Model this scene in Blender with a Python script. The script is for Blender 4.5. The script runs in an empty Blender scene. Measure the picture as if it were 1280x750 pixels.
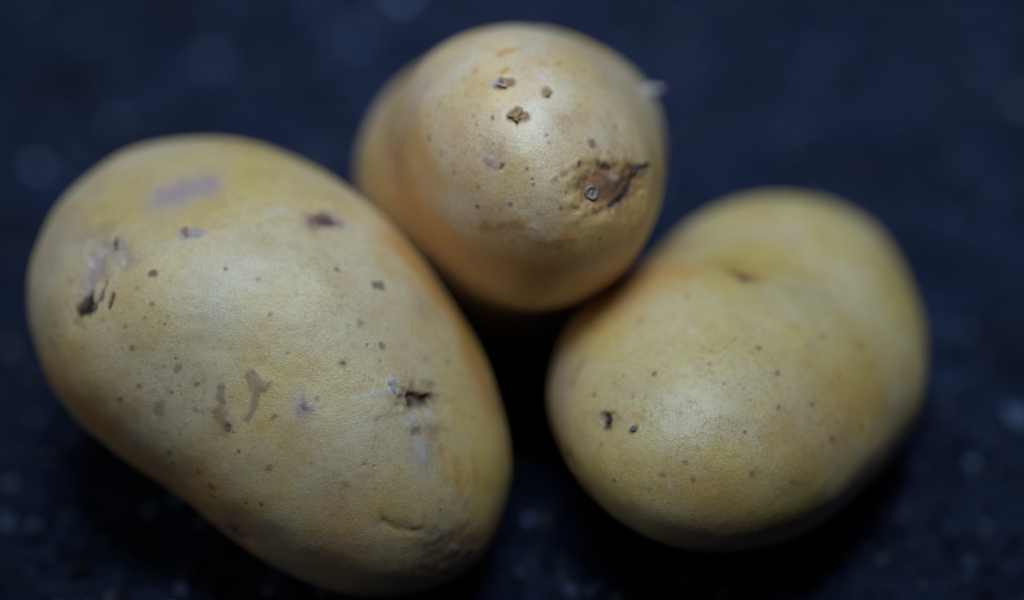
import bpy, bmesh, math, random
import numpy as np
from mathutils import Vector, Matrix, Quaternion

SC = bpy.context.scene
COL = SC.collection

# ------------------------------------------------------------ camera
TILT = math.radians(40)          # looking down by 40 degrees
FOCUS = 0.42
FWD = np.array([0, math.cos(TILT), -math.sin(TILT)])
EYE = np.array([0, 0, .055]) - FOCUS * FWD
cam_data = bpy.data.cameras.new('camera')
cam = bpy.data.objects.new('camera', cam_data)
COL.objects.link(cam)
cam.location = EYE
cam.rotation_euler = (math.pi / 2 - TILT, 0, 0)
cam_data.sensor_width = 36
cam_data.lens = 94.5             # frame 16 cm wide in the plane of focus
cam_data.clip_start = .01
cam_data.clip_end = 50
cam_data.dof.use_dof = True
cam_data.dof.focus_distance = FOCUS
cam_data.dof.aperture_fstop = 3.0
SC.camera = cam

# ------------------------------------------------------------ light
world = bpy.data.worlds.new('World')
SC.world = world
world.use_nodes = True
wb = world.node_tree.nodes['Background']
wb.inputs['Color'].default_value = (1.0, .97, .93, 1)
wb.inputs['Strength'].default_value = .010

def area_lamp(name, loc, target, size, power, color, spread):
    ld = bpy.data.lights.new(name, 'AREA')
    ld.shape = 'DISK'; ld.size = size; ld.energy = power; ld.color = color
    ld.spread = math.radians(spread)
    o = bpy.data.objects.new(name, ld); COL.objects.link(o)
    o.location = loc
    o.rotation_euler = (Vector(target) - Vector(loc)).to_track_quat('-Z', 'Y').to_euler()
    return o

area_lamp('overhead_lamp', (.01, .07, .46), (.015, .155, 0), .33, .43, (.57, .76, 1.0), 46)
area_lamp('left_fill_lamp', (-.95, -.12, .50), (0, .03, .02), .8, .55, (.78, .87, 1.0), 120)  # weak fill lamp added at the left to lift the lower flanks

vs = SC.view_settings
vs.view_transform = 'Standard'
vs.look = 'None'
vs.exposure = 0
vs.gamma = 1
SC.render.engine = 'CYCLES'

# ------------------------------------------------------------ numeric helpers
rng = np.random.default_rng(7)

def _hash(ix, iy, iz, seed):
    h = (ix.astype(np.uint32) * np.uint32(374761393) + iy.astype(np.uint32) * np.uint32(668265263)
         + iz.astype(np.uint32) * np.uint32(2147483647) + np.uint32(seed) * np.uint32(1274126177))
    h = (h ^ (h >> np.uint32(13))) * np.uint32(1274126177)
    h = h ^ (h >> np.uint32(16))
    return h.astype(np.float64) / 4294967295.0

def vnoise(P, scale, seed=0):
    """smooth value noise in -1..1; scale = size of a lump in metres"""
    q = P / scale + 1000.0
    i = np.floor(q).astype(np.int64); t = q - i
    t = t * t * t * (t * (t * 6 - 15) + 10)
    out = 0
    for dx in (0, 1):
        for dy in (0, 1):
            for dz in (0, 1):
                w = (t[:, 0] if dx else 1 - t[:, 0]) * (t[:, 1] if dy else 1 - t[:, 1]) * (t[:, 2] if dz else 1 - t[:, 2])
                out = out + w * _hash(i[:, 0] + dx, i[:, 1] + dy, i[:, 2] + dz, seed)
    return out * 2 - 1

def basis(d):
    x, y, z = d.T
    return np.stack([x*(5*x*x-3)/2, y*(5*x*x-1), z*(5*x*x-1), x*(y*y-z*z), x*y*z*2, y*(y*y-3*z*z), z*(3*y*y-z*z),
        (35*x**4-30*x*x+3)/8, x*y*(7*x*x-3), x*z*(7*x*x-3), (y*y-z*z)*(7*x*x-1), y*z*(7*x*x-1)*2,
        x*y*(y*y-3*z*z), x*z*(3*y*y-z*z), y**4-6*y*y*z*z+z**4], -1)

def rotation(yaw, pitch, roll):
    cy, sy, cp, sp, cr, sr = math.cos(yaw), math.sin(yaw), math.cos(pitch), math.sin(pitch), math.cos(roll), math.sin(roll)
    return (np.array([[cy, -sy, 0], [sy, cy, 0], [0, 0, 1]]) @ np.array([[cp, 0, -sp], [0, 1, 0], [sp, 0, cp]])
            @ np.array([[1, 0, 0], [0, cr, -sr], [0, sr, cr]]))

def smooth(x, a, b):
    t = np.clip((x - a) / (b - a), 0, 1)
    return t * t * (3 - 2 * t)

# body shapes: an ellipsoid with lumps (L, R) or two melted lobes (B)
SHAPE = {'L': [-0.04105, 0.01604, -0.69183, -0.32505, -0.03635, 0.04807, 0.02969, 0.02678, 0.06185, -0.00258, -0.01531, -0.04932, 0.0269, -0.04532, 0.01389, -0.01886, -0.01808, -0.01254, 0.02282, -0.00604, -0.00619, -9e-05, -0.00182], 'R': [0.03898, 0.02025, 1.09745, -0.18464, 0.0715, 0.0474, 0.02886, 0.02111, 0.07729, 0.00989, 0.01951, 0.04151, 0.00612, -0.03038, 0.00642, 0.00308, 0.03161, 0.01256, 0.00473, 0.00649, -0.00583, -0.00057, -0.01357], 'B': [0.0034, 0.0323, 0.05824, 0.01939, -0.00351, 0.06617, 0.0248, 0.02094, 0.01288, -0.00389, -0.03258, -0.00395, 0.00035, 0.0043, 0.02208, 0.01099, -0.01639, -0.01338, -0.03186, -0.0332, 0.00974, -0.00385, 0.01354], 'zL': 0.03035, 'zR': 0.02119}

def radius_oval(p, z, dirs):
    d = dirs @ rotation(*p[2:5])
    a, b, c = p[5:8]
    return (1 + basis(d) @ np.array(p[8:23])) / np.sqrt((d[:, 0]/a)**2 + (d[:, 1]/b)**2 + (d[:, 2]/c)**2)

def radius_lobes(p, dirs):
    p = np.array(p); K = .0105
    F, rF, G, rG = p[:3], p[3], p[4:7], p[7]
    C = F * .55 + G * .45
    cs = [F, G, F * .45 + G * .55]; rs = [rF, rG, (rF + rG) / 2 * .9]
    lo = np.full(len(dirs), .003); hi = np.full(len(dirs), .09)
    for _ in range(24):
        m = (lo + hi) / 2; X = C + dirs * m[:, None]
        s = np.stack([np.linalg.norm(X - c, axis=1) - q for c, q in zip(cs, rs)])
        mn = s.min(0); v = mn - K * np.log(np.exp(-(s - mn) / K).sum(0))
        ins = v < 0; lo = np.where(ins, m, lo); hi = np.where(ins, hi, m)
    ax = (F - G) / np.linalg.norm(F - G); y = np.cross([0, 0, 1], ax); y /= np.linalg.norm(y); z = np.cross(ax, y)
    return m * (1 + basis(dirs @ np.stack([ax, y, z]).T) @ p[8:23])

# marks on the skins: (kind, strength, soft edge, radius mm, depth mm, path of directions from the potato's middle)
MARKS = {
 'L': [
  ('lilac',0.85,1,3.399,0.0,[(-0.463,0.178,0.868),(-0.286,0.287,0.914)]),
  ('lilac',0.9,0,1.284,-0.1,[(-0.356,-0.104,0.929),(-0.31,-0.095,0.946)]),
  ('brown',0.9,0,0.515,0.15,[(-0.378,-0.06,0.924),(-0.371,-0.087,0.925)]),
  ('dark',1,0,1.546,0.8,[(-0.787,-0.331,0.521),(-0.762,-0.31,0.568)]),
  ('lilac',0.7,1,2.586,0.9,[(-0.764,-0.215,0.608),(-0.708,-0.093,0.7)]),
  ('white',0.12,0,0.771,-0.12,[(-0.731,-0.34,0.592),(-0.673,-0.252,0.696),(-0.65,-0.149,0.745)]),
  ('brown',0.9,0,0.283,0.2,[(-0.701,-0.259,0.665),(-0.716,-0.316,0.622),(-0.74,-0.357,0.57)]),
  ('dark',0.8,0,0.388,0.2,[(-0.666,-0.044,0.745),(-0.672,-0.094,0.734)]),
  ('brown',1,0,0.41,0.3,[(-0.672,-0.336,0.66),(-0.686,-0.389,0.616)]),
  ('lilac',0.6,1,1.675,0.2,[(-0.646,-0.074,0.76),(-0.613,-0.202,0.763)]),
  ('brown',0.3,1,1.827,0,[(-0.761,0.04,0.647),(-0.694,0.023,0.719)]),
  ('lilac',0.3,1,1.598,0,[(-0.709,0.317,0.63)]),
  ('brown',1,0,0.575,0.1,[(-0.522,-0.309,0.795),(-0.512,-0.307,0.802)]),
  ('brown',0.75,1,1.943,0.4,[(0.341,0.091,0.936),(0.441,0.137,0.887)]),
  ('lilac',0.5,1,2.2,0.2,[(0.316,0.071,0.946),(0.463,0.113,0.879)]),
  ('dark',0.7,0,1.037,0.2,[(0.383,0.132,0.914),(0.427,0.122,0.896)]),
  ('white',0.35,1,1.035,0,[(0.078,0.101,0.992),(0.159,0.123,0.98)]),
  ('purple',0.9,0,0.704,-0.05,[(0.661,-0.254,0.706),(0.681,-0.24,0.692)]),
  ('lilac',0.4,1,1.548,0,[(0.851,-0.189,0.49),(0.85,-0.243,0.467)]),
  ('ochre',0.5,1,2.309,0,[(-0.655,-0.71,0.259)]),
  ('purple',0.5,0,0.765,0.0,[(-0.501,-0.807,0.313),(-0.503,-0.819,0.277)]),
  ('purple',0.62,0,0.757,-0.05,[(-0.161,-0.863,0.478),(-0.154,-0.894,0.421)]),
  ('purple',0.62,0,1.007,-0.05,[(0.008,-0.831,0.557),(0.045,-0.87,0.49)]),
  ('purple',0.62,0,1.257,-0.05,[(0.058,-0.872,0.486)]),
  ('purple',0.62,0,0.566,-0.03,[(0.049,-0.89,0.453),(0.027,-0.912,0.408),(-0.017,-0.939,0.345)]),
  ('brown',0.6,1,1.768,0,[(-0.188,-0.915,0.357),(-0.13,-0.943,0.308)]),
  ('purple',1,0,0.631,0.1,[(-0.113,-0.949,0.293)]),
  ('lilac',0.6,1,2.76,0,[(0.267,-0.886,0.379)]),
  ('purple',0.75,1,1.254,0,[(0.272,-0.878,0.393)]),
  ('white',0.7,0,0.884,-0.1,[(0.657,-0.653,0.377),(0.649,-0.674,0.354)]),
  ('white',0.3,1,0.882,-0.05,[(0.568,-0.737,0.367),(0.602,-0.712,0.362)]),
  ('white',0.3,1,0.754,0,[(0.502,-0.778,0.377),(0.538,-0.756,0.373)]),
  ('brown',0.5,1,2.282,0.9,[(0.7,-0.658,0.277),(0.774,-0.588,0.234)]),
  ('dark',0.9,0,1.014,0.7,[(0.709,-0.651,0.27),(0.761,-0.6,0.247)]),
  ('brown',0.3,1,0.506,0,[(0.558,-0.781,0.279),(0.663,-0.704,0.256),(0.837,-0.518,0.176)]),
  ('white',0.45,0,0.757,-0.1,[(0.667,-0.712,0.221),(0.68,-0.698,0.223)]),
  ('white',0.35,1,1.141,-0.1,[(0.749,-0.632,0.196)]),
  ('brown',0.6,0,0.568,0.3,[(0.668,-0.722,0.179),(0.69,-0.703,0.173)]),
  ('white',0.45,0,0.757,-0.12,[(0.675,-0.725,0.138),(0.669,-0.737,0.095)]),
  ('brown',0.45,1,1.014,0.2,[(0.732,-0.666,0.142),(0.752,-0.645,0.138)]),
  ('lilac',0.4,1,2.524,0,[(0.679,-0.716,0.162),(0.67,-0.737,0.084)]),
  ('ochre',0.5,1,0.763,0.1,[(0.751,-0.659,0.024),(0.726,-0.684,-0.067)]),
  ('ochre',0.4,1,0.761,0.1,[(0.737,-0.671,0.083),(0.705,-0.709,-0.007)]),
  ('ochre',0.4,1,0.64,0.05,[(0.807,-0.59,-0.0),(0.785,-0.616,-0.07)]),
  ('brown',0.35,1,0.429,0.2,[(0.485,-0.873,-0.057),(0.517,-0.851,-0.092),(0.55,-0.829,-0.105),(0.578,-0.809,-0.112)]),
  ('brown',0.25,1,1.136,0.2,[(0.489,-0.87,-0.058),(0.572,-0.812,-0.112)]),
  ('brown',0.5,1,4.346,0.4,[(0.61,-0.764,-0.21),(0.672,-0.707,-0.22)]),
  ('grey',0.4,1,5.752,0.0,[(0.634,-0.74,-0.223)]),
  ('white',0.3,1,1.152,-0.3,[(0.648,-0.727,-0.227)]),
  ('lilac',0.25,1,3.953,0,[(-0.876,-0.001,0.482),(-0.832,0.079,0.549)]),
  ('ochre',0.5,1,2.892,0,[(-0.943,-0.252,0.217),(-0.919,-0.358,0.164)]),
  ('ochre',0.7,1,3.927,0,[(0.759,0.173,0.628),(0.967,-0.076,0.244),(0.945,-0.327,0.021)]),  # warm shading of the right flank, painted into the skin colour
  ('brown',0.16,1,3.43,0,[(0.95,0.216,0.224),(0.981,-0.195,-0.015),(0.902,-0.417,-0.113)]),
  ('ochre',0.45,1,4.704,0,[(-0.936,-0.3,0.187),(-0.582,-0.797,-0.159),(-0.006,-0.907,-0.421)]),  # warm edge shading painted along the lower left side
  ('ochre',0.35,1,5.048,0,[(0.342,-0.939,-0.024),(0.369,-0.913,-0.176)]),
  ('ochre',0.4,1,3.066,0,[(-0.276,-0.961,0.002),(-0.099,-0.989,-0.109)]),
  ('none',0,1,2.848,1.0,[(-0.052,-0.935,-0.35)]),
  ('purple',0.51,0,0.383,-0.045,[(-0.625,-0.494,0.604)]),
  ('purple',0.68,1,0.408,-0.048,[(-0.606,-0.588,0.536)]),
  ('purple',0.85,0,0.407,-0.048,[(-0.157,-0.34,0.927)]),
  ('purple',0.55,0,0.432,-0.051,[(0.037,-0.391,0.92)]),
  ('purple',0.72,1,0.455,-0.054,[(0.121,-0.584,0.803)]),
  ('purple',0.89,0,0.434,-0.051,[(0.479,-0.249,0.841)]),
  ('purple',0.59,0,0.697,-0.08249999999999999,[(-0.409,-0.744,0.528)]),
  ('purple',0.76,1,0.459,-0.054,[(-0.586,-0.715,0.381)]),
  ('purple',0.94,0,0.462,-0.054,[(-0.668,-0.689,0.281)]),
  ('purple',0.64,0,0.43,-0.051,[(-0.297,-0.829,0.474)]),
  ('purple',0.81,1,0.33,-0.039,[(-0.436,-0.803,0.407)]),
  ('purple',0.51,0,0.456,-0.054,[(-0.3,-0.889,0.346)]),
  ('purple',0.68,0,0.452,-0.054,[(0.123,-0.923,0.364)]),
  ('purple',0.85,1,0.255,-0.03,[(-0.386,-0.903,0.19)]),
  ('purple',0.55,0,0.577,-0.0675,[(-0.448,-0.892,0.059)]),
  ('purple',0.72,0,0.514,-0.06,[(-0.438,-0.899,-0.003)]),
  ('purple',0.89,1,0.511,-0.06,[(-0.287,-0.958,0.003)]),
  ('purple',0.59,0,0.639,-0.075,[(-0.217,-0.975,-0.043)]),
  ('purple',0.76,0,0.436,-0.051,[(-0.204,-0.973,-0.108)]),
  ('purple',0.94,1,0.504,-0.06,[(0.483,-0.697,0.53)]),
  ('purple',0.64,0,0.634,-0.075,[(0.586,-0.498,0.64)]),
  ('purple',0.81,0,0.558,-0.066,[(0.666,-0.542,0.513)]),
  ('purple',0.51,1,0.638,-0.075,[(0.807,-0.466,0.362)]),
  ('purple',0.68,0,0.514,-0.06,[(0.882,-0.386,0.27)]),
  ('purple',0.85,0,0.308,-0.036,[(0.867,-0.492,0.078)]),
  ('purple',0.55,1,0.502,-0.06,[(0.393,-0.916,0.08)]),
  ('purple',0.72,0,0.578,-0.06899999999999999,[(0.096,-0.985,0.143)]),
  ('purple',0.89,0,0.38,-0.045,[(0.045,-0.998,-0.038)]),
  ('purple',0.59,1,0.377,-0.045,[(0.348,-0.838,0.419)]),
  ('purple',0.76,0,0.433,-0.051,[(-0.522,-0.452,0.724)]),
  ('purple',0.94,0,0.204,-0.024,[(-0.552,-0.502,0.666)]),
  ('purple',0.64,1,0.203,-0.024,[(-0.494,-0.537,0.684)]),
  ('purple',0.81,0,0.203,-0.024,[(-0.465,-0.559,0.686)]),
  ('purple',0.51,0,0.203,-0.024,[(-0.489,-0.575,0.657)]),
  ('purple',0.68,1,0.191,-0.0225,[(-0.52,-0.552,0.652)]),
  ('purple',0.85,0,0.19,-0.0225,[(-0.453,-0.533,0.715)]),
  ('purple',0.55,0,0.332,-0.039,[(-0.58,-0.354,0.734)]),
  ('purple',0.72,1,0.302,-0.036,[(0.217,-0.738,0.639)]),
  ('purple',0.89,0,0.328,-0.039,[(-0.051,-0.979,0.199)]),
  ('purple',0.59,0,0.301,-0.036,[(0.281,-0.946,0.162)]),
  ('brown',0.21,0,0.911,-0.09,[(-0.876,-0.257,0.407)]),
  ('brown',0.28,1,0.779,-0.09,[(-0.819,-0.158,0.552)]),
  ('brown',0.35,0,1.045,-0.09,[(-0.905,-0.286,0.316)]),
  ('brown',0.23,0,0.52,-0.06,[(-0.1,0.176,0.979)]),
  ('brown',0.3,1,0.513,-0.06,[(0.59,-0.158,0.792)]),
 ],
 'B': [
  ('ochre',0.8,0,0.581,0.05,[(-0.066,-0.362,0.93),(-0.008,-0.332,0.943)]),
  ('ochre',0.8,0,0.64,0.1,[(-0.043,-0.459,0.887),(-0.034,-0.446,0.894)]),
  ('ochre',0.6,0,0.578,0,[(-0.168,-0.44,0.882),(-0.159,-0.427,0.89)]),
  ('ochre',0.5,0,0.513,0,[(-0.206,-0.461,0.863)]),
  ('ochre',0.6,0,0.383,0,[(-0.123,-0.507,0.853)]),
  ('brown',1,0,0.827,0.45,[(-0.058,-0.518,0.853),(-0.007,-0.514,0.858)]),
  ('lilac',0.7,0,0.637,-0.1,[(-0.078,-0.516,0.853),(-0.046,-0.504,0.862)]),
  ('brown',1,0,0.883,0.55,[(-0.004,-0.641,0.767),(0.032,-0.639,0.769)]),
  ('brown',0.9,0,0.505,0.3,[(0.014,-0.614,0.789)]),
  ('ochre',0.3,1,2.019,0,[(0.005,-0.646,0.764)]),
  ('lilac',0.4,1,1.172,0.2,[(-0.414,-0.378,0.828),(-0.468,-0.442,0.765)]),
  ('lilac',0.3,1,0.642,0,[(-0.26,-0.476,0.84)]),
  ('brown',0.35,1,2.518,0.15,[(-0.085,-0.748,0.658)]),
  ('lilac',0.8,0,0.756,-0.2,[(-0.098,-0.752,0.651),(-0.088,-0.757,0.647)]),
  ('lilac',0.7,0,0.566,-0.2,[(-0.061,-0.771,0.634),(-0.049,-0.766,0.641)]),
  ('dark',0.9,0,0.327,0.3,[(-0.043,-0.77,0.637),(-0.049,-0.777,0.627)]),
  ('white',0.5,0,0.511,-0.1,[(0.112,-0.48,0.87),(0.128,-0.484,0.866)]),
  ('brown',0.75,0,0.699,0.25,[(0.13,-0.557,0.821),(0.142,-0.536,0.832)]),
  ('brown',0.8,0,0.155,0,[(0.185,-0.391,0.901),(0.209,-0.371,0.905)]),
  ('lilac',0.3,1,0.788,0,[(0.601,-0.368,0.71)]),
  ('brown',0.25,1,2.275,0,[(0.175,-0.647,0.742),(0.212,-0.636,0.742)]),
  ('purple',0.85,0,0.696,-0.15,[(0.289,-0.681,0.672)]),
  ('purple',1,0,0.529,-0.2,[(0.239,-0.742,0.626)]),
  ('brown',0.6,0,0.565,-0.1,[(0.146,-0.796,0.587)]),
  ('brown',0.6,1,3.303,1.3,[(0.303,-0.787,0.538),(0.389,-0.755,0.527),(0.48,-0.722,0.499)]),
  ('ochre',0.6,1,4.57,0.5,[(0.315,-0.77,0.555),(0.444,-0.766,0.464)]),
  ('grey',0.85,1,1.902,-0.7,[(0.325,-0.781,0.533),(0.414,-0.744,0.525)]),
  ('brown',0.9,0,0.76,0.6,[(0.329,-0.728,0.601),(0.364,-0.727,0.582)]),
  ('white',0.35,1,0.508,-0.15,[(0.386,-0.737,0.555),(0.414,-0.729,0.545)]),
  ('dark',0.75,0,0.41,0.45,[(0.58,-0.619,0.53),(0.509,-0.669,0.541),(0.478,-0.708,0.521),(0.467,-0.734,0.493),(0.427,-0.768,0.477),(0.369,-0.805,0.464)]),
  ('grey',0.9,0,0.772,-0.4,[(0.523,-0.667,0.531),(0.542,-0.649,0.534)]),
  ('grey',0.8,1,1.527,0,[(0.387,-0.789,0.477),(0.445,-0.753,0.485)]),
  ('ochre',0.8,1,1.644,0,[(-0.138,-0.898,0.419),(0.038,-0.892,0.45)]),
  ('brown',0.25,1,1.138,0,[(-0.12,-0.9,0.42),(0.023,-0.895,0.445)]),
  ('ochre',0.8,1,1.769,0,[(0.078,-0.924,0.375),(0.208,-0.9,0.384)]),
  ('brown',0.25,1,1.137,0,[(0.09,-0.923,0.375),(0.196,-0.903,0.382)]),
  ('white',0.4,0,0.504,-0.1,[(0.073,-0.892,0.447)]),
  ('ochre',0.85,1,8.131,0,[(-0.65,-0.607,0.458),(-0.396,-0.868,0.299),(-0.007,-0.961,0.277),(0.381,-0.89,0.249),(0.924,-0.274,-0.266)]),  # orange skin tone, with warm bounce from the neighbours painted in
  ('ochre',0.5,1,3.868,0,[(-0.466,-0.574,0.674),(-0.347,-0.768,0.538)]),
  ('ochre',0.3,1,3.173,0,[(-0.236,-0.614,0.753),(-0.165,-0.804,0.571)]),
  ('lilac',0.25,1,2.106,0.3,[(-0.471,-0.321,0.822),(-0.573,-0.471,0.67),(-0.724,-0.536,0.434)]),
  ('purple',0.51,0,0.591,-0.06899999999999999,[(-0.37,-0.621,0.691)]),
  ('purple',0.68,1,0.38,-0.045,[(-0.158,-0.622,0.767)]),
  ('purple',0.85,0,0.354,-0.041999999999999996,[(-0.08,-0.641,0.763)]),
  ('purple',0.55,0,0.228,-0.027,[(-0.148,-0.65,0.745)]),
  ('purple',0.72,1,0.455,-0.054,[(-0.138,-0.814,0.564)]),
  ('purple',0.89,0,0.453,-0.054,[(-0.013,-0.858,0.514)]),
  ('purple',0.59,0,0.378,-0.045,[(0.115,-0.688,0.716)]),
  ('purple',0.76,1,0.352,-0.041999999999999996,[(0.128,-0.709,0.693)]),
  ('purple',0.94,0,0.326,-0.039,[(0.046,-0.778,0.627)]),
  ('purple',0.64,0,0.436,-0.051,[(0.475,-0.807,0.35)]),
  ('purple',0.81,1,0.353,-0.041999999999999996,[(0.228,-0.866,0.445)]),
  ('purple',0.51,0,0.355,-0.041999999999999996,[(0.326,-0.871,0.368)]),
  ('purple',0.68,0,0.329,-0.039,[(-0.144,-0.855,0.498)]),
  ('purple',0.85,1,0.303,-0.036,[(0.293,-0.83,0.475)]),
  ('purple',0.55,0,0.381,-0.045,[(-0.246,-0.762,0.599)]),
  ('purple',0.72,0,0.259,-0.03,[(0.027,-0.322,0.946)]),
  ('purple',0.89,1,0.259,-0.03,[(0.313,-0.38,0.87)]),
  ('purple',0.59,0,0.308,-0.036,[(0.421,-0.586,0.692)]),
  ('purple',0.76,0,0.28,-0.033,[(0.366,-0.681,0.634)]),
  ('purple',0.94,1,0.327,-0.039,[(0.169,-0.85,0.499)]),
  ('purple',0.64,0,0.308,-0.036,[(-0.318,-0.527,0.788)]),
  ('purple',0.81,0,0.276,-0.033,[(0.066,-0.812,0.58)]),
  ('purple',0.51,1,0.316,-0.0375,[(-0.007,-0.921,0.389)]),
  ('purple',0.68,0,0.251,-0.03,[(0.19,-0.815,0.547)]),
 ],
 'R': [
  ('ochre',0.6,1,1.197,0.15,[(-0.135,0.098,0.986),(0.101,0.066,0.993)]),
  ('brown',0.8,1,1.193,0.15,[(-0.126,0.047,0.991),(0.03,0.01,1.0)]),
  ('dark',0.95,0,1.189,0.2,[(-0.054,-0.041,0.998)]),
  ('lilac',0.35,1,1.794,0.2,[(0.087,0.738,0.67),(0.38,0.726,0.573)]),
  ('ochre',0.5,1,0.911,0,[(0.259,-0.473,0.842)]),
  ('lilac',0.5,1,1.039,0,[(0.352,-0.564,0.747)]),
  ('lilac',0.3,1,1.096,0,[(0.872,0.286,0.398)]),
  ('lilac',0.3,1,1.242,0,[(0.958,0.214,0.19)]),
  ('purple',0.5,1,0.908,0,[(-0.805,-0.463,0.371),(-0.782,-0.414,0.465)]),
  ('ochre',0.5,1,1.569,0,[(-0.719,-0.189,0.669),(-0.612,-0.224,0.758)]),
  ('brown',0.4,1,2.16,0.5,[(-0.601,-0.702,0.382)]),
  ('dark',1,0,0.953,0.7,[(-0.602,-0.7,0.384)]),
  ('brown',0.9,0,0.509,-0.2,[(-0.631,-0.669,0.393),(-0.617,-0.674,0.406)]),
  ('brown',0.9,0,0.406,-0.2,[(-0.604,-0.711,0.359),(-0.587,-0.72,0.371)]),
  ('ochre',0.6,1,1.137,0.1,[(-0.496,-0.749,0.44)]),
  ('brown',0.75,0,0.568,-0.3,[(-0.494,-0.769,0.406),(-0.487,-0.77,0.413)]),
  ('white',0.6,0,0.316,-0.1,[(-0.505,-0.758,0.413)]),
  ('dark',0.9,0,0.649,0.8,[(-0.772,-0.628,0.102),(-0.721,-0.686,0.097)]),
  ('brown',0.4,1,1.815,0.3,[(-0.742,-0.661,0.11)]),
  ('ochre',0.4,0,0.57,0,[(-0.299,-0.745,0.596)]),
  ('white',0.5,0,0.448,0,[(-0.443,-0.573,0.69)]),
  ('white',0.5,0,0.45,0,[(-0.347,-0.518,0.782)]),
  ('white',0.4,0,0.448,0,[(-0.287,-0.575,0.766)]),
  ('white',0.4,1,0.78,0,[(-0.239,-0.317,0.918)]),
  ('lilac',0.3,1,3.652,0,[(-0.878,-0.359,0.317),(-0.805,-0.539,0.249)]),
  ('ochre',0.6,1,6.061,0,[(-0.823,-0.201,0.531),(-0.49,0.019,0.872)]),  # painted warm shading towards the upper left edge
  ('ochre',0.3,1,7.754,0,[(0.185,-0.909,0.373),(0.686,-0.626,0.371)]),
  ('ochre',0.3,1,5.036,0,[(-0.273,-0.915,0.297),(-0.063,-0.982,0.177)]),
  ('white',0.3,0,0.127,0,[(0.082,-0.9,0.429),(0.097,-0.916,0.388),(0.067,-0.932,0.356),(0.041,-0.946,0.32),(0.031,-0.964,0.264)]),
  ('white',0.3,0,0.126,0,[(-0.023,-0.898,0.439),(-0.002,-0.915,0.404),(-0.014,-0.934,0.357),(0.004,-0.948,0.319)]),
  ('white',0.3,0,0.127,0,[(0.022,-0.849,0.528),(-0.006,-0.86,0.511),(0.045,-0.874,0.484)]),
  ('white',0.25,0,0.127,0,[(0.202,-0.847,0.492),(0.217,-0.871,0.442),(0.181,-0.894,0.41)]),
  ('white',0.25,0,0.126,0,[(-0.421,-0.866,0.271),(-0.401,-0.881,0.25),(-0.414,-0.884,0.218)]),
  ('white',0.25,0,0.126,0,[(-0.34,-0.895,0.288),(-0.319,-0.915,0.249),(-0.321,-0.923,0.211),(-0.291,-0.94,0.18)]),
  ('brown',0.5,0,0.128,0.05,[(-0.171,-0.632,0.756),(-0.138,-0.587,0.798)]),
  ('brown',0.5,0,0.128,0.05,[(-0.134,-0.611,0.78),(-0.107,-0.572,0.813)]),
  ('brown',0.4,0,0.128,0.05,[(-0.277,-0.606,0.746),(-0.244,-0.636,0.732),(-0.207,-0.636,0.744)]),
  ('purple',0.51,0,0.67,-0.075,[(0.611,0.063,0.789)]),
  ('purple',0.68,1,0.609,-0.06899999999999999,[(0.722,-0.369,0.585)]),
  ('purple',0.85,0,0.488,-0.056999999999999995,[(0.01,-0.633,0.774)]),
  ('purple',0.55,0,0.471,-0.054,[(0.462,-0.472,0.751)]),
  ('purple',0.72,1,0.563,-0.066,[(0.111,-0.735,0.669)]),
  ('purple',0.89,0,0.407,-0.048,[(-0.467,-0.657,0.592)]),
  ('purple',0.59,0,0.391,-0.045,[(-0.39,-0.274,0.879)]),
  ('purple',0.76,1,0.388,-0.045,[(-0.595,-0.365,0.716)]),
  ('purple',0.94,0,0.436,-0.051,[(-0.689,-0.591,0.419)]),
  ('purple',0.64,0,0.452,-0.054,[(-0.357,-0.883,0.306)]),
  ('purple',0.81,1,0.428,-0.051,[(-0.399,-0.885,0.24)]),
  ('purple',0.51,0,0.452,-0.054,[(-0.25,-0.88,0.404)]),
  ('purple',0.68,0,0.427,-0.051,[(-0.289,-0.89,0.354)]),
  ('purple',0.85,1,0.427,-0.051,[(-0.257,-0.918,0.303)]),
  ('purple',0.55,0,0.378,-0.045,[(-0.33,-0.801,0.499)]),
  ('purple',0.72,0,0.483,-0.056999999999999995,[(0.097,-0.837,0.539)]),
  ('purple',0.89,1,0.487,-0.056999999999999995,[(0.273,-0.809,0.52)]),
  ('purple',0.59,0,0.591,-0.06899999999999999,[(0.372,-0.86,0.35)]),
  ('purple',0.76,0,0.555,-0.066,[(-0.033,-0.947,0.32)]),
  ('purple',0.94,1,0.495,-0.056999999999999995,[(0.58,-0.757,0.3)]),
  ('purple',0.64,0,0.306,-0.036,[(-0.245,-0.684,0.687)]),
  ('purple',0.81,0,0.279,-0.033,[(-0.167,-0.763,0.624)]),
  ('purple',0.51,1,0.253,-0.03,[(-0.386,-0.736,0.557)]),
  ('purple',0.68,0,0.306,-0.036,[(-0.592,-0.604,0.535)]),
  ('purple',0.85,0,0.328,-0.039,[(-0.071,-0.883,0.464)]),
  ('purple',0.55,1,0.303,-0.036,[(-0.528,-0.783,0.329)]),
  ('purple',0.72,0,0.252,-0.03,[(-0.174,-0.84,0.514)]),
  ('purple',0.89,0,0.304,-0.036,[(-0.53,-0.82,0.217)]),
  ('purple',0.59,1,0.338,-0.039,[(0.508,-0.645,0.571)]),
  ('purple',0.76,0,0.33,-0.039,[(0.138,-0.956,0.259)]),
  ('purple',0.94,0,0.277,-0.033,[(-0.237,-0.845,0.48)]),
 ],
}

# ------------------------------------------------------------ material helpers
def new_mat(name):
    m = bpy.data.materials.new(name); m.use_nodes = True
    nt = m.node_tree
    return m, nt, nt.nodes['Principled BSDF']

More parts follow.
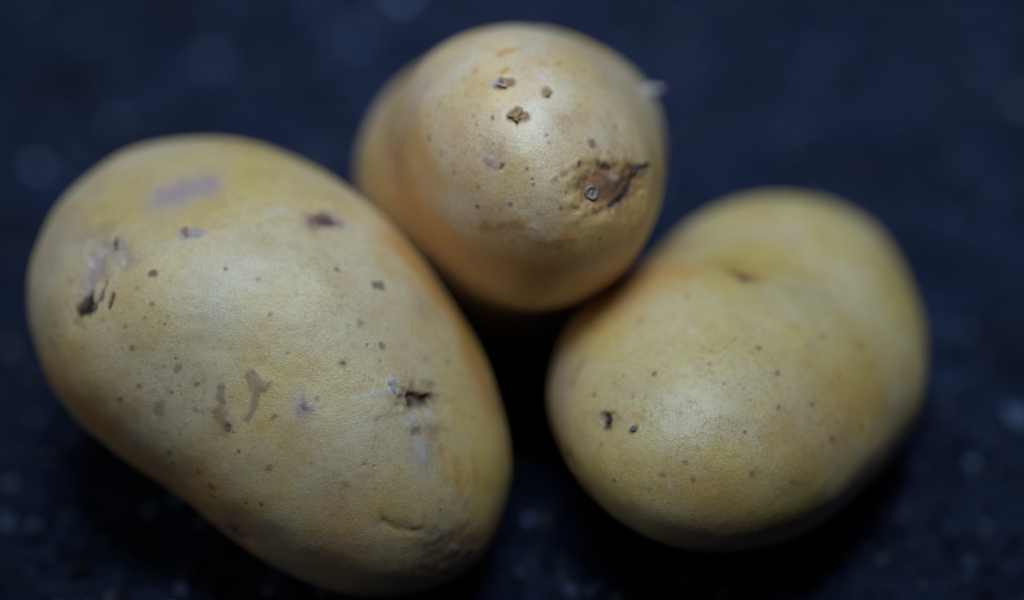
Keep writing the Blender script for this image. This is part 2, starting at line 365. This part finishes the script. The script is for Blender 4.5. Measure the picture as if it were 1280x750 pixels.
class NB:
    """small node builder"""
    def __init__(s, nt): s.nt = nt
    def n(s, t, **kw):
        o = s.nt.nodes.new(t)
        for k, v in kw.items(): setattr(o, k, v)
        return o
    def link(s, a, b): s.nt.links.new(a, b)
    def noise(s, vec, scale, detail=3, rough=.55, dist=0):
        o = s.n('ShaderNodeTexNoise'); s.link(vec, o.inputs['Vector'])
        o.inputs['Scale'].default_value = scale; o.inputs['Detail'].default_value = detail
        o.inputs['Roughness'].default_value = rough; o.inputs['Distortion'].default_value = dist
        return o.outputs['Fac']
    def ramp(s, fac, stops):
        o = s.n('ShaderNodeValToRGB'); s.link(fac, o.inputs['Fac'])
        e = o.color_ramp.elements
        while len(e) < len(stops): e.new(.5)
        for q, (p, c) in zip(e, stops):
            q.position = p; q.color = c if isinstance(c, tuple) else (c, c, c, 1)
        return o.outputs['Color']
    def math(s, op, a, b=None, clamp=False):
        o = s.n('ShaderNodeMath', operation=op, use_clamp=clamp)
        for k, v in enumerate((a, b)):
            if v is None: continue
            if isinstance(v, (int, float)): o.inputs[k].default_value = v
            else: s.link(v, o.inputs[k])
        return o.outputs[0]
    def mix(s, fac, a, b, blend='MIX'):
        o = s.n('ShaderNodeMix', data_type='RGBA', blend_type=blend)
        for k, v in ((0, fac), (6, a), (7, b)):
            if isinstance(v, (int, float)): o.inputs[k].default_value = v
            elif isinstance(v, tuple): o.inputs[k].default_value = v
            else: s.link(v, o.inputs[k])
        return o.outputs[2]
    def attr(s, name):
        return s.n('ShaderNodeAttribute', attribute_name=name).outputs['Fac']

def rgb(r, g, b): return (r, g, b, 1)

def skin_material(name, yellow, pale, ochre, seed, crack=0):
    m, nt, bs = new_mat(name); B = NB(nt)
    tc = B.n('ShaderNodeTexCoord')
    mp = B.n('ShaderNodeMapping'); mp.inputs['Location'].default_value = (seed, seed * .37, -seed * .6)
    B.link(tc.outputs['Object'], mp.inputs['Vector']); v = mp.outputs['Vector']
    big = B.noise(v, 55, 3, .5); mid = B.noise(v, 190, 5, .62, .4); fine = B.noise(v, 900, 4, .65); grain = B.noise(v, 3200, 2, .6)
    # broad drifts of yellow, cream and ochre
    c = B.mix(B.ramp(big, [(.30, 0.0), (.62, 1.0)]), yellow, pale)
    c = B.mix(B.math('MULTIPLY', B.ramp(mid, [(.46, 0.0), (.72, 1.0)]), .45), c, ochre)
    # fine russet netting and pale cuticle grain
    c = B.mix(B.math('MULTIPLY', B.ramp(fine, [(.50, 0.0), (.72, 1.0)]), .38), c, rgb(.40, .24, .085))
    c = B.mix(B.math('MULTIPLY', B.ramp(grain, [(.52, 0.0), (.70, 1.0)]), .32), c, rgb(.78, .70, .50))
    c = B.mix(B.math('MULTIPLY', B.ramp(grain, [(.30, 1.0), (.46, 0.0)]), .30), c, rgb(.34, .22, .09))
    # scattered pinprick pores
    vo = B.n('ShaderNodeTexVoronoi', feature='F1'); B.link(v, vo.inputs['Vector']); vo.inputs['Scale'].default_value = 330
    pore = B.math('MULTIPLY', B.ramp(vo.outputs['Distance'], [(.06, 1.0), (.14, 0.0)]), B.ramp(B.noise(v, 120, 1), [(.52, 0.0), (.62, 1.0)]))
    c = B.mix(B.math('MULTIPLY', pore, .55), c, rgb(.17, .10, .07))
    # hairline cracks of the drying cuticle
    crk = None
    if crack:
        wv = B.n('ShaderNodeVectorMath', operation='ADD'); B.link(v, wv.inputs[0])
        nv = B.n('ShaderNodeTexNoise'); nv.inputs['Scale'].default_value = 500; B.link(v, nv.inputs['Vector'])
        sv = B.n('ShaderNodeVectorMath', operation='SCALE'); sv.inputs['Scale'].default_value = .0022
        B.link(nv.outputs['Color'], sv.inputs[0]); B.link(sv.outputs[0], wv.inputs[1])
        ve = B.n('ShaderNodeTexVoronoi', feature='DISTANCE_TO_EDGE'); ve.inputs['Scale'].default_value = 1050; B.link(wv.outputs[0], ve.inputs['Vector'])
        crk = B.math('MULTIPLY', B.ramp(ve.outputs['Distance'], [(.0, 1.0), (.05, 0.0)]), B.ramp(B.noise(v, 260, 3), [(.46, 0.0), (.62, 1.0)]))
        c = B.mix(B.math('MULTIPLY', crk, crack), c, rgb(.30, .16, .06))
    # scurf: clusters of fine russet specks
    scurf = B.math('MULTIPLY', B.ramp(B.noise(v, 1500, 3, .7), [(.53, 0.0), (.63, 1.0)]), B.ramp(B.noise(v, 85, 4, .6), [(.50, 0.0), (.64, 1.0)]))
    c = B.mix(B.math('MULTIPLY', scurf, .5), c, rgb(.33, .15, .055))
    # stains and scars carried by the mesh; ochre also holds painted warm edge shading
    wob = B.math('MULTIPLY', B.math('SUBTRACT', fine, .5), 1.1)
    def layer(c, name, col, vary):
        a = B.attr(name)
        f = B.math('MULTIPLY', a, B.math('ADD', 1.0, B.math('MULTIPLY', wob, vary)), clamp=True)
        return B.mix(f, c, col)
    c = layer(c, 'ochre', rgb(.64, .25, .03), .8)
    c = layer(c, 'lilac', rgb(.42, .28, .31), 1.2)
    c = layer(c, 'grey', rgb(.19, .125, .09), .9)
    c = layer(c, 'brown', rgb(.19, .052, .030), 1.0)
    c = layer(c, 'purple', rgb(.16, .052, .062), 1.0)
    c = layer(c, 'white', rgb(.68, .61, .62), .6)
    c = layer(c, 'dark', rgb(.030, .011, .006), .5)
    B.link(c, bs.inputs['Base Color'])
    rr = B.math('ADD', .36, B.math('MULTIPLY', mid, .22))
    rr = B.math('ADD', rr, B.math('MULTIPLY', B.math('MAXIMUM', B.attr('brown'), B.attr('dark')), .35), clamp=True)
    B.link(rr, bs.inputs['Roughness'])
    bs.inputs['Specular IOR Level'].default_value = .5
    cw = B.math('MAXIMUM', B.math('MAXIMUM', B.attr('brown'), B.attr('dark')), B.math('MAXIMUM', B.attr('purple'), B.attr('grey')), clamp=True)
    cw = B.math('MULTIPLY', B.math('SUBTRACT', 1.0, B.math('MULTIPLY', cw, .85)), B.ramp(mid, [(.3, .5), (.7, 1.0)]))
    B.link(cw, bs.inputs['Coat Weight']); bs.inputs['Coat Roughness'].default_value = .43; bs.inputs['Coat IOR'].default_value = 1.55
    bs.inputs['Subsurface Weight'].default_value = .10
    bs.inputs['Subsurface Radius'].default_value = (1.0, .55, .2)
    bs.inputs['Subsurface Scale'].default_value = .0012
    bm_ = B.n('ShaderNodeBump'); bm_.inputs['Strength'].default_value = .65; bm_.inputs['Distance'].default_value = .00022
    h = B.math('ADD', B.math('MULTIPLY', fine, .38), B.math('MULTIPLY', grain, .55))
    h = B.math('SUBTRACT', h, B.math('MULTIPLY', pore, .5))
    if crk: h = B.math('SUBTRACT', h, B.math('MULTIPLY', crk, crack))
    B.link(h, bm_.inputs['Height']); B.link(bm_.outputs['Normal'], bs.inputs['Normal']); B.link(bm_.outputs['Normal'], bs.inputs['Coat Normal'])
    return m

def plain_material(name, a, b, scale, rough, bump=.3, sss=0):
    m, nt, bs = new_mat(name); B = NB(nt)
    tc = B.n('ShaderNodeTexCoord'); n = B.noise(tc.outputs['Object'], scale, 4, .6)
    B.link(B.mix(B.ramp(n, [(.35, 0.0), (.65, 1.0)]), a, b), bs.inputs['Base Color'])
    bs.inputs['Roughness'].default_value = rough
    k = B.n('ShaderNodeBump'); k.inputs['Strength'].default_value = bump; k.inputs['Distance'].default_value = .0002
    B.link(n, k.inputs['Height']); B.link(k.outputs['Normal'], bs.inputs['Normal'])
    if sss:
        bs.inputs['Subsurface Weight'].default_value = sss
        bs.inputs['Subsurface Scale'].default_value = .001
    return m

# ------------------------------------------------------------ mesh helpers
def mesh_from(name, verts, faces, smooth_shade=True):
    me = bpy.data.meshes.new(name)
    verts = np.asarray(verts, np.float32); faces = np.asarray(faces, np.int32)
    k = faces.shape[1]
    me.vertices.add(len(verts)); me.vertices.foreach_set('co', verts.ravel())
    me.loops.add(faces.size); me.loops.foreach_set('vertex_index', faces.ravel())
    me.polygons.add(len(faces))
    me.polygons.foreach_set('loop_start', np.arange(0, faces.size, k, dtype=np.int32))
    me.polygons.foreach_set('use_smooth', np.full(len(faces), smooth_shade))
    me.update(calc_edges=True); me.validate()
    return me

def put(name, me, mat, parent=None, loc=None):
    o = bpy.data.objects.new(name, me); COL.objects.link(o)
    if mat: me.materials.clear(); me.materials.append(mat)
    if parent: o.parent = parent
    if loc is not None: o.location = loc
    return o

def add_attr(me, name, data):
    a = me.attributes.new(name, 'FLOAT', 'POINT'); a.data.foreach_set('value', np.asarray(data, np.float32))

def ico(sub):
    bm = bmesh.new(); bmesh.ops.create_icosphere(bm, subdivisions=sub, radius=1)
    bm.verts.ensure_lookup_table()
    v = np.array([q.co[:] for q in bm.verts]); f = np.array([[q.index for q in p.verts] for p in bm.faces])
    bm.free()
    return v / np.linalg.norm(v, axis=1)[:, None], f

# ------------------------------------------------------------ the ground: dark asphalt
m, nt, bs = new_mat('asphalt_binder'); B = NB(nt)
tc = B.n('ShaderNodeTexCoord'); v = tc.outputs['Object']
n1 = B.noise(v, 60, 4, .65); n2 = B.noise(v, 420, 4, .6); n3 = B.noise(v, 2200, 3, .6)
c = B.mix(B.ramp(n1, [(.34, 0.0), (.66, 1.0)]), rgb(.003, .004, .008), rgb(.011, .017, .040))
c = B.mix(B.ramp(n2, [(.5, 0.0), (.75, 1.0)]), c, rgb(.018, .027, .060))
B.link(c, bs.inputs['Base Color'])
bs.inputs['Roughness'].default_value = .6; bs.inputs['Specular IOR Level'].default_value = .06
k = B.n('ShaderNodeBump'); k.inputs['Strength'].default_value = .6; k.inputs['Distance'].default_value = .0005
B.link(B.math('ADD', n2, B.math('MULTIPLY', n3, .4)), k.inputs['Height']); B.link(k.outputs['Normal'], bs.inputs['Normal'])
M_ASPHALT = m

m, nt, bs = new_mat('asphalt_grit'); B = NB(nt)
tone = B.attr('tone'); tc = B.n('ShaderNodeTexCoord'); n1 = B.noise(tc.outputs['Object'], 900, 4, .6)
c = B.ramp(tone, [(0, rgb(.002, .003, .004)), (.42, rgb(.006, .009, .017)), (.70, rgb(.022, .033, .068)), (1, rgb(.15, .20, .33))])
c = B.mix(B.math('MULTIPLY', B.ramp(n1, [(.4, 0.0), (.7, 1.0)]), .6), c, rgb(.015, .018, .027))
B.link(c, bs.inputs['Base Color']); bs.inputs['Roughness'].default_value = .38; bs.inputs['Specular IOR Level'].default_value = .22
k = B.n('ShaderNodeBump'); k.inputs['Strength'].default_value = .5; k.inputs['Distance'].default_value = .0003
B.link(n1, k.inputs['Height']); B.link(k.outputs['Normal'], bs.inputs['Normal'])
M_GRIT = m
M_CHIP = plain_material('pale_stone_chip', rgb(.50, .58, .80), rgb(.16, .20, .32), 700, .45, .5)

def graded(lo, hi, step, far):
    core = np.arange(lo, hi, step); k = step; a = []; x = core[0]
    while x > -far: k *= 1.35; x -= k; a.append(x)
    b = []; x = core[-1]; k = step
    while x < far: k *= 1.35; x += k; b.append(x)
    return np.array(a[::-1] + list(core) + b)

def ground_height(P):
    flat = P.copy(); flat[:, 2] = 0
    h = .0010 * vnoise(flat, .016, 1) + .0009 * vnoise(flat, .006, 2) + .0007 * vnoise(flat, .0028, 3) + .0003 * vnoise(flat, .0015, 4)
    return h - .0020

gx = graded(-.17, .17, .0011, 2.5); gy = graded(-.10, .27, .0011, 2.5)
GX, GY = np.meshgrid(gx, gy)
P = np.stack([GX.ravel(), GY.ravel(), np.zeros(GX.size)], -1)
P[:, 2] = ground_height(P)
nx, ny = len(gx), len(gy)
idx = np.arange(nx * ny).reshape(ny, nx)
F = np.stack([idx[:-1, :-1], idx[:-1, 1:], idx[1:, 1:], idx[1:, :-1]], -1).reshape(-1, 4)
ground = put('ground', mesh_from('ground', P, F), M_ASPHALT)
ground['kind'] = 'structure'
ground['label'] = 'dark blue-grey asphalt under the three potatoes'

# grit pressed into the binder: countless, one mesh
IV, IF = ico(1)
def pebble(r):
    s = rng.uniform(.65, 1.25, 3); s[2] *= .75
    q = Quaternion(rng.normal(size=4)).normalized().to_matrix()
    return (IV * (1 + rng.uniform(-.28, .28, (len(IV), 1))) * s * r) @ np.array(q).T
N = 15000
xy = np.stack([rng.uniform(-.16, .16, N), rng.uniform(-.095, .26, N)], -1)
PZ = np.concatenate([xy, np.zeros((N, 1))], 1); PZ[:, 2] = ground_height(PZ)
rad = np.clip(rng.lognormal(math.log(.00095), .45, N), .0004, .0032)
tone_ = rng.beta(1.3, 2.2, N)
allv, allf, allt = [], [], []
for i in range(N):
    allv.append(pebble(rad[i]) + PZ[i] + [0, 0, -.15 * rad[i]]); allf.append(IF + i * len(IV)); allt.append(np.full(len(IV), tone_[i]))
gv = np.concatenate(allv)
under = np.zeros(len(gv), bool)       # pressed down where a potato lies on it
for px_, py_ in ((-.041, .016), (.039, .02), (-.0005, .062)):
    under |= np.hypot(gv[:, 0] - px_, gv[:, 1] - py_) < .040
gv[:, 2] = np.minimum(gv[:, 2], np.where(under, .0003, .0016) + .0002 * rng.random(len(gv)))
gm = mesh_from('grit', gv, np.concatenate(allf), False)
add_attr(gm, 'tone', np.concatenate(allt))
grit = put('grit', gm, M_GRIT, ground); grit['kind'] = 'stuff'

# paler chips that can be picked out one by one
CV, CF = ico(2)
chip_mesh = []
for k in range(6):
    s = np.array([1.25, .85, .6]) * rng.uniform(.85, 1.15, 3)
    vv = CV * (1 + .22 * vnoise(CV + 5 * k, .7, 40 + k) + .08 * vnoise(CV + 3 * k, .3, 50 + k))[:, None] * s
    chip_mesh.append(mesh_from('stone_chip', vv * .001, CF, False)); chip_mesh[-1].materials.append(M_CHIP)
CHIPS = [(-.062, -.047, 1.5), (-.0705, -.038, 1.2), (-.066, -.041, .8), (-.054, -.038, 1.0), (-.092, .0, 1.5), (-.047, -.030, .9),
         (-.024, .170, 1.6), (-.095, .108, 1.0), (.096, .030, .8), (.074, -.046, 1.3), (.067, -.036, 1.1), (.069, -.026, .9), (.058, -.030, .9),
         (-.075, -.025, .8), (-.085, -.033, .9), (-.058, -.028, .8), (.083, -.02, .9), ]
for _ in range(95):      # crumbs strewn before the potatoes
    CHIPS.append((-.10 + .2 * rng.random() ** 1.7, rng.uniform(-.065, -.008), rng.uniform(.22, .55)))
for k, (x, y, s) in enumerate(CHIPS):
    o = put('stone_chip', chip_mesh[k % 6], None, ground)
    z = float(ground_height(np.array([[x, y, 0.]]))[0])
    o.location = (x, y, z + .0003); o.scale = (s, s, s); o.rotation_euler = (rng.uniform(-.3, .3), rng.uniform(-.3, .3), rng.uniform(0, 6.28))

# ------------------------------------------------------------ the potatoes
DIRS, TRIS = ico(8)
CHANNELS = ('ochre', 'lilac', 'grey', 'brown', 'purple', 'white', 'dark')

def seg_dist(X, pts):
    if len(pts) == 1: return np.linalg.norm(X - pts[0], axis=1)
    best = np.full(len(X), 9.)
    for a, b in zip(pts[:-1], pts[1:]):
        ab = b - a; t = np.clip(((X - a) @ ab) / (ab @ ab), 0, 1)
        best = np.minimum(best, np.linalg.norm(X - a - t[:, None] * ab, axis=1))
    return best

class Potato: pass

def build_potato(key, label, mat, seed):
    if key == 'B':
        p = np.array(SHAPE['B']); C = p[:3] * .55 + p[4:7] * .45
        rf = lambda d: radius_lobes(SHAPE['B'], d)
    else:
        p = SHAPE[key]; z = SHAPE['z' + key]; C = np.array([p[0], p[1], z])
        rf = lambda d: radius_oval(p, z, d)
    r = rf(DIRS); X = DIRS * r[:, None]
    # low lumps and slight dents of a grown tuber
    disp = .00045 * vnoise(X, .024, seed + 3) + .00042 * vnoise(X, .012, seed) + .00014 * vnoise(X, .006, seed + 1) + .00004 * vnoise(X, .002, seed + 2)
    ch = {c: np.zeros(len(X)) for c in CHANNELS}
    warp = np.stack([vnoise(X, .0016, seed + 5 + k) for k in range(3)], -1) + .6 * np.stack([vnoise(X, .0007, seed + 8 + k) for k in range(3)], -1)
    def stamp(kind, st, soft, rad, depth, U):
        nonlocal disp
        U = np.array(U); R = rad / 1000
        pts = U * rf(U)[:, None]
        near = np.where(seg_dist(X, pts) < R * 3.2 + .0008)[0]
        if not len(near): return
        d = seg_dist(X[near] + warp[near] * min(R * .55, .0009), pts) / R
        if soft: mask = np.exp(-d * d * 1.1)
        else:
            mask = 1 - smooth(d, .45, 1.5)
            if kind in ('brown', 'purple', 'lilac') and rad > .42:    # scabs keep a darker rim
                mask = mask * (.80 + .35 * np.exp(-((d - .92) / .2) ** 2))
        if kind in ch: ch[kind][near] = np.maximum(ch[kind][near], st * mask)
        if depth: disp[near] -= depth / 1000 * (np.exp(-d * d * 1.2) if soft or abs(depth) > .5 else mask)
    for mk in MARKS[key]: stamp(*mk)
    rs = np.random.default_rng(seed)
    for _ in range(110):              # lenticels all round, also on the far side
        d = rs.normal(size=3); d /= np.linalg.norm(d)
        stamp('purple' if rs.random() < .5 else 'brown', rs.uniform(.1, .42), int(rs.random() < .4), rs.uniform(.10, .36), -.03, [d])
    V = DIRS * (r + disp)[:, None]
    root = bpy.data.objects.new('potato', None); COL.objects.link(root)
    root.empty_display_size = .02
    root.location = (C[0], C[1], 0)
    root['label'] = label; root['category'] = 'potato'
    me = mesh_from('skin', V + [0, 0, C[2]], TRIS)
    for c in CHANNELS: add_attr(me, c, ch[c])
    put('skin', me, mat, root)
    P_ = Potato(); P_.root = root; P_.C = C; P_.V = V; P_.z = np.array([0, 0, C[2]])
    return P_

def frame_at(P_, d):
    """surface point (root space), outward normal and two tangents nearest to direction d"""
    d = np.array(d) / np.linalg.norm(d)
    k = np.argsort(-(DIRS @ d))[:40]
    Q = P_.V[k]; c = Q.mean(0)
    n = np.linalg.svd(Q - c)[2][2]
    if n @ d < 0: n = -n
    t = np.cross(n, [0, 0, 1.]); t /= np.linalg.norm(t)
    return P_.V[k[0]] + P_.z, n, t, np.cross(n, t)

L = build_potato('L', 'long oval potato with a dark eye hole and lilac scuff marks', skin_material('potato_skin_long', rgb(.70, .46, .105), rgb(.72, .55, .32), rgb(.60, .28, .045), 1.3), 101)
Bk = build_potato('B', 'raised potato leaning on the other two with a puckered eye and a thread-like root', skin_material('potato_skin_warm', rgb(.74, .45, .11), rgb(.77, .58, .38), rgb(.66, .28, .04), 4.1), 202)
R = build_potato('R', 'smooth yellow-green potato with two tiny eyes and fine cracks', skin_material('potato_skin_green', rgb(.68, .46, .085), rgb(.70, .53, .26), rgb(.58, .29, .045), 7.7, .22), 303)

# ------------------------------------------------------------ buds, flakes and root of the skins
ANCHOR = {'L': {'flake_a': (0.6564, -0.6606, 0.3644), 'flake_b': (0.6713, -0.7063, 0.2247), 'flake_c': (0.6705, -0.7325, 0.1178), 'flake_d': (-0.3258, -0.0938, 0.9408)}, 'B': {'bud': (0.2903, -0.7979, 0.5283), 'flake_a': (-0.0482, -0.5192, 0.8533), 'flake_b': (-0.0198, -0.5172, 0.8556), 'flake_c': (-0.0009, -0.6421, 0.7666), 'flake_d': (0.0262, -0.6374, 0.7701), 'flake_e': (0.0173, -0.6188, 0.7854), 'flake_f': (0.1367, -0.5492, 0.8245), 'flake_g': (0.1216, -0.4828, 0.8672), 'scar0': (0.5908, -0.6099, 0.5282), 'scar1': (0.5226, -0.6566, 0.5438), 'scar2': (0.4812, -0.7004, 0.5272), 'scar3': (0.4691, -0.7296, 0.4977), 'scar4': (0.4299, -0.765, 0.4794), 'scar5': (0.3734, -0.8026, 0.4653), 'thread': (0.8248, 0.1905, 0.5324)}, 'R': {'bud': (-0.6032, -0.7001, 0.3821), 'bud2': (-0.4926, -0.7687, 0.408)}}
M_BUD = plain_material('bud_crust', rgb(.40, .31, .24), rgb(.12, .07, .04), 1700, .7, .8)
M_SCAR = plain_material('sprout_scar_bark', rgb(.12, .075, .055), rgb(.025, .014, .010), 1800, .6, .8)
M_FLAKE = plain_material('dry_skin_flake', rgb(.52, .30, .11), rgb(.26, .13, .05), 1500, .5, .5, .2)
M_PALE = plain_material('pale_skin_flake', rgb(.50, .40, .33), rgb(.40, .29, .20), 1500, .65, .5, .2)
M_ROOT = plain_material('root_fibre', rgb(.70, .66, .64), rgb(.50, .45, .42), 1500, .6, .3, .3)

def flake(P_, d, size, lift, ang, mat, seed):
    """a thin curled scale of loose skin, lifted along one side"""
    o, n, t, b = frame_at(P_, d); rs = np.random.default_rng(seed)
    tt = math.cos(ang) * t + math.sin(ang) * b; bb = np.cross(n, tt)
    k = 11; vs_, rings = [], (1, .6)
    rad = size * (1 + .34 * np.cos(1.5 * np.arange(k) / k * 6.2832 * 2) + .22 * rs.uniform(-1, 1, k))
    for lay in (0, 1):
        for q in rings:
            for i in range(k):
                a = i / k * 2 * math.pi; x = math.cos(a) * rad[i] * q; y = math.sin(a) * rad[i] * q * .66
                h = lift * max(0, x / size * .5 + .5) ** 1.8 + .12 * lift * rs.uniform(-1, 1) - (x*x + y*y) / .045
                vs_.append(o + tt * x + bb * y + n * (h - .00004 + (.00009 if lay == 0 else 0)))
        h = lift * .28
        vs_.append(o + n * (h + (.00005 if lay == 0 else -.00004)))
    bm = bmesh.new(); V = [bm.verts.new(q) for q in vs_]; s = 2 * k + 1
    for lay in (0, 1):
        f = (lambda *q: bm.faces.new(q)) if lay == 0 else (lambda *q: bm.faces.new(q[::-1]))
        for i in range(k):
            j = (i + 1) % k
            f(V[lay*s+i], V[lay*s+j], V[lay*s+k+j], V[lay*s+k+i]); f(V[lay*s+k+i], V[lay*s+k+j], V[lay*s+2*k])
    for i in range(k):
        j = (i + 1) % k; bm.faces.new((V[s+i], V[s+j], V[j], V[i]))
    me = bpy.data.meshes.new('skin_flake'); bm.to_mesh(me); bm.free()
    return put('skin_flake', me, mat, P_.root)

def bud(P_, d, size, height, mat, seed):
    """a knobbly rimmed nub with a sunken middle"""
    o, n, t, b = frame_at(P_, d); rs = np.random.default_rng(seed)
    prof = [(1.12, -.35), (1.05, .35), (.96, .75), (.82, 1.0), (.66, .92), (.52, .55), (.38, .38), (.26, .50), (.14, .62)]
    k = 28; vv, ff = [], []
    wob = 1 + .03 * np.sin(np.arange(k) / k * 6.28 * 3 + seed) + .05 * rs.uniform(-1, 1, k)
    for rr_, hh in prof:
        for i in range(k):
            a = i / k * 2 * math.pi; q = rr_ * size * wob[i] * (1 + .04 * rs.uniform(-1, 1))
            vv.append(o + t * math.cos(a) * q + b * math.sin(a) * q + n * height * (hh + .10 * rs.uniform(-1, 1)))
    c = len(vv); vv.append(o + n * height * .62)
    bm = bmesh.new(); V = [bm.verts.new(q) for q in vv]
    for r_ in range(len(prof) - 1):
        for i in range(k):
            j = (i + 1) % k; bm.faces.new((V[r_*k+i], V[r_*k+j], V[(r_+1)*k+j], V[(r_+1)*k+i]))
    for i in range(k): bm.faces.new((V[(len(prof)-1)*k+i], V[(len(prof)-1)*k+(i+1) % k], V[c]))
    for f in bm.faces: f.smooth = True
    bmesh.ops.recalc_face_normals(bm, faces=bm.faces)
    me = bpy.data.meshes.new('bud'); bm.to_mesh(me); bm.free()
    return put('bud', me, mat, P_.root)

def tube(name, pts, rads, mat, parent, rough=.0, seed=0):
    rs = np.random.default_rng(seed); pts = np.array(pts)
    s = np.linspace(0, len(pts) - 1, 8 * (len(pts) - 1) + 1); i = np.minimum(s.astype(int), len(pts) - 2); f = (s - i)[:, None]
    g = np.gradient(pts, axis=0); h0, h1 = g[i], g[i + 1]
    c = (2*f**3-3*f**2+1)*pts[i] + (f**3-2*f**2+f)*h0 + (-2*f**3+3*f**2)*pts[i+1] + (f**3-f**2)*h1
    rr_ = np.interp(s, np.arange(len(rads)), rads); T = np.gradient(c, axis=0); T /= np.linalg.norm(T, axis=1)[:, None]
    k = 10; bm = bmesh.new(); rows = []
    for q, w, r_ in zip(c, T, rr_):
        a = np.cross(w, [.3, .2, .9]); a /= np.linalg.norm(a); b = np.cross(w, a)
        rows.append([bm.verts.new(q + (a * math.cos(x) + b * math.sin(x)) * r_ * (1 + rough * rs.uniform(-1, 1))) for x in np.arange(k) / k * 6.2832])
    for A, D_ in zip(rows[:-1], rows[1:]):
        for j in range(k): bm.faces.new((A[j], A[(j+1) % k], D_[(j+1) % k], D_[j]))
    bm.faces.new(rows[0][::-1]); bm.faces.new(rows[-1])
    for f_ in bm.faces: f_.smooth = True
    bmesh.ops.recalc_face_normals(bm, faces=bm.faces)
    me = bpy.data.meshes.new(name); bm.to_mesh(me); bm.free()
    return put(name, me, mat, parent)

A = ANCHOR['B']
bud(Bk, A['bud'], .0012, .0006, M_BUD, 3)
sc = []
for q in range(6):
    o_, n_, t_, b_ = frame_at(Bk, A['scar%d' % q]); sc.append(o_ + n_ * .00012)
tube('sprout_scar', sc, [.0001, .0004, .0003, .00026, .0002, .00008], M_SCAR, Bk.root, .35, 4)
for nm, size, lift, ang, mt in (('flake_a', .0013, .0007, 2.4, M_PALE), ('flake_b', .0011, .0008, .4, M_FLAKE), ('flake_c', .0013, .0009, 2.0, M_FLAKE), ('flake_d', .0012, .0008, .7, M_FLAKE), ('flake_e', .0008, .0006, 1.5, M_FLAKE), ('flake_f', .0009, .0004, 1.0, M_FLAKE)):
    flake(Bk, A[nm], size, lift, ang, mt, sum(map(ord, nm)))
o_, n_, t_, b_ = frame_at(Bk, A['thread'])
e_ = np.array([1., .2, -.05]); e_ /= np.linalg.norm(e_)
tube('root_thread', [o_ - n_ * .0005, o_ + e_ * .0011 + [0, 0, .0001], o_ + e_ * .0021 + [0, 0, -.0001], o_ + e_ * .0031 + [0, 0, .0001]], [.0005, .00042, .00036, .00015], M_ROOT, Bk.root, .15, 5)
A = ANCHOR['L']
for nm, size, lift, ang in (('flake_a', .0009, .00016, 1.2), ('flake_d', .0011, .00016, .2)):
    flake(L, A[nm], size, lift, ang, M_PALE, sum(map(ord, nm)) + 9)
A = ANCHOR['R']
bud(R, A['bud'], .00062, .0004, M_SCAR, 8)
bud(R, A['bud2'], .0005, .0003, M_BUD, 9)
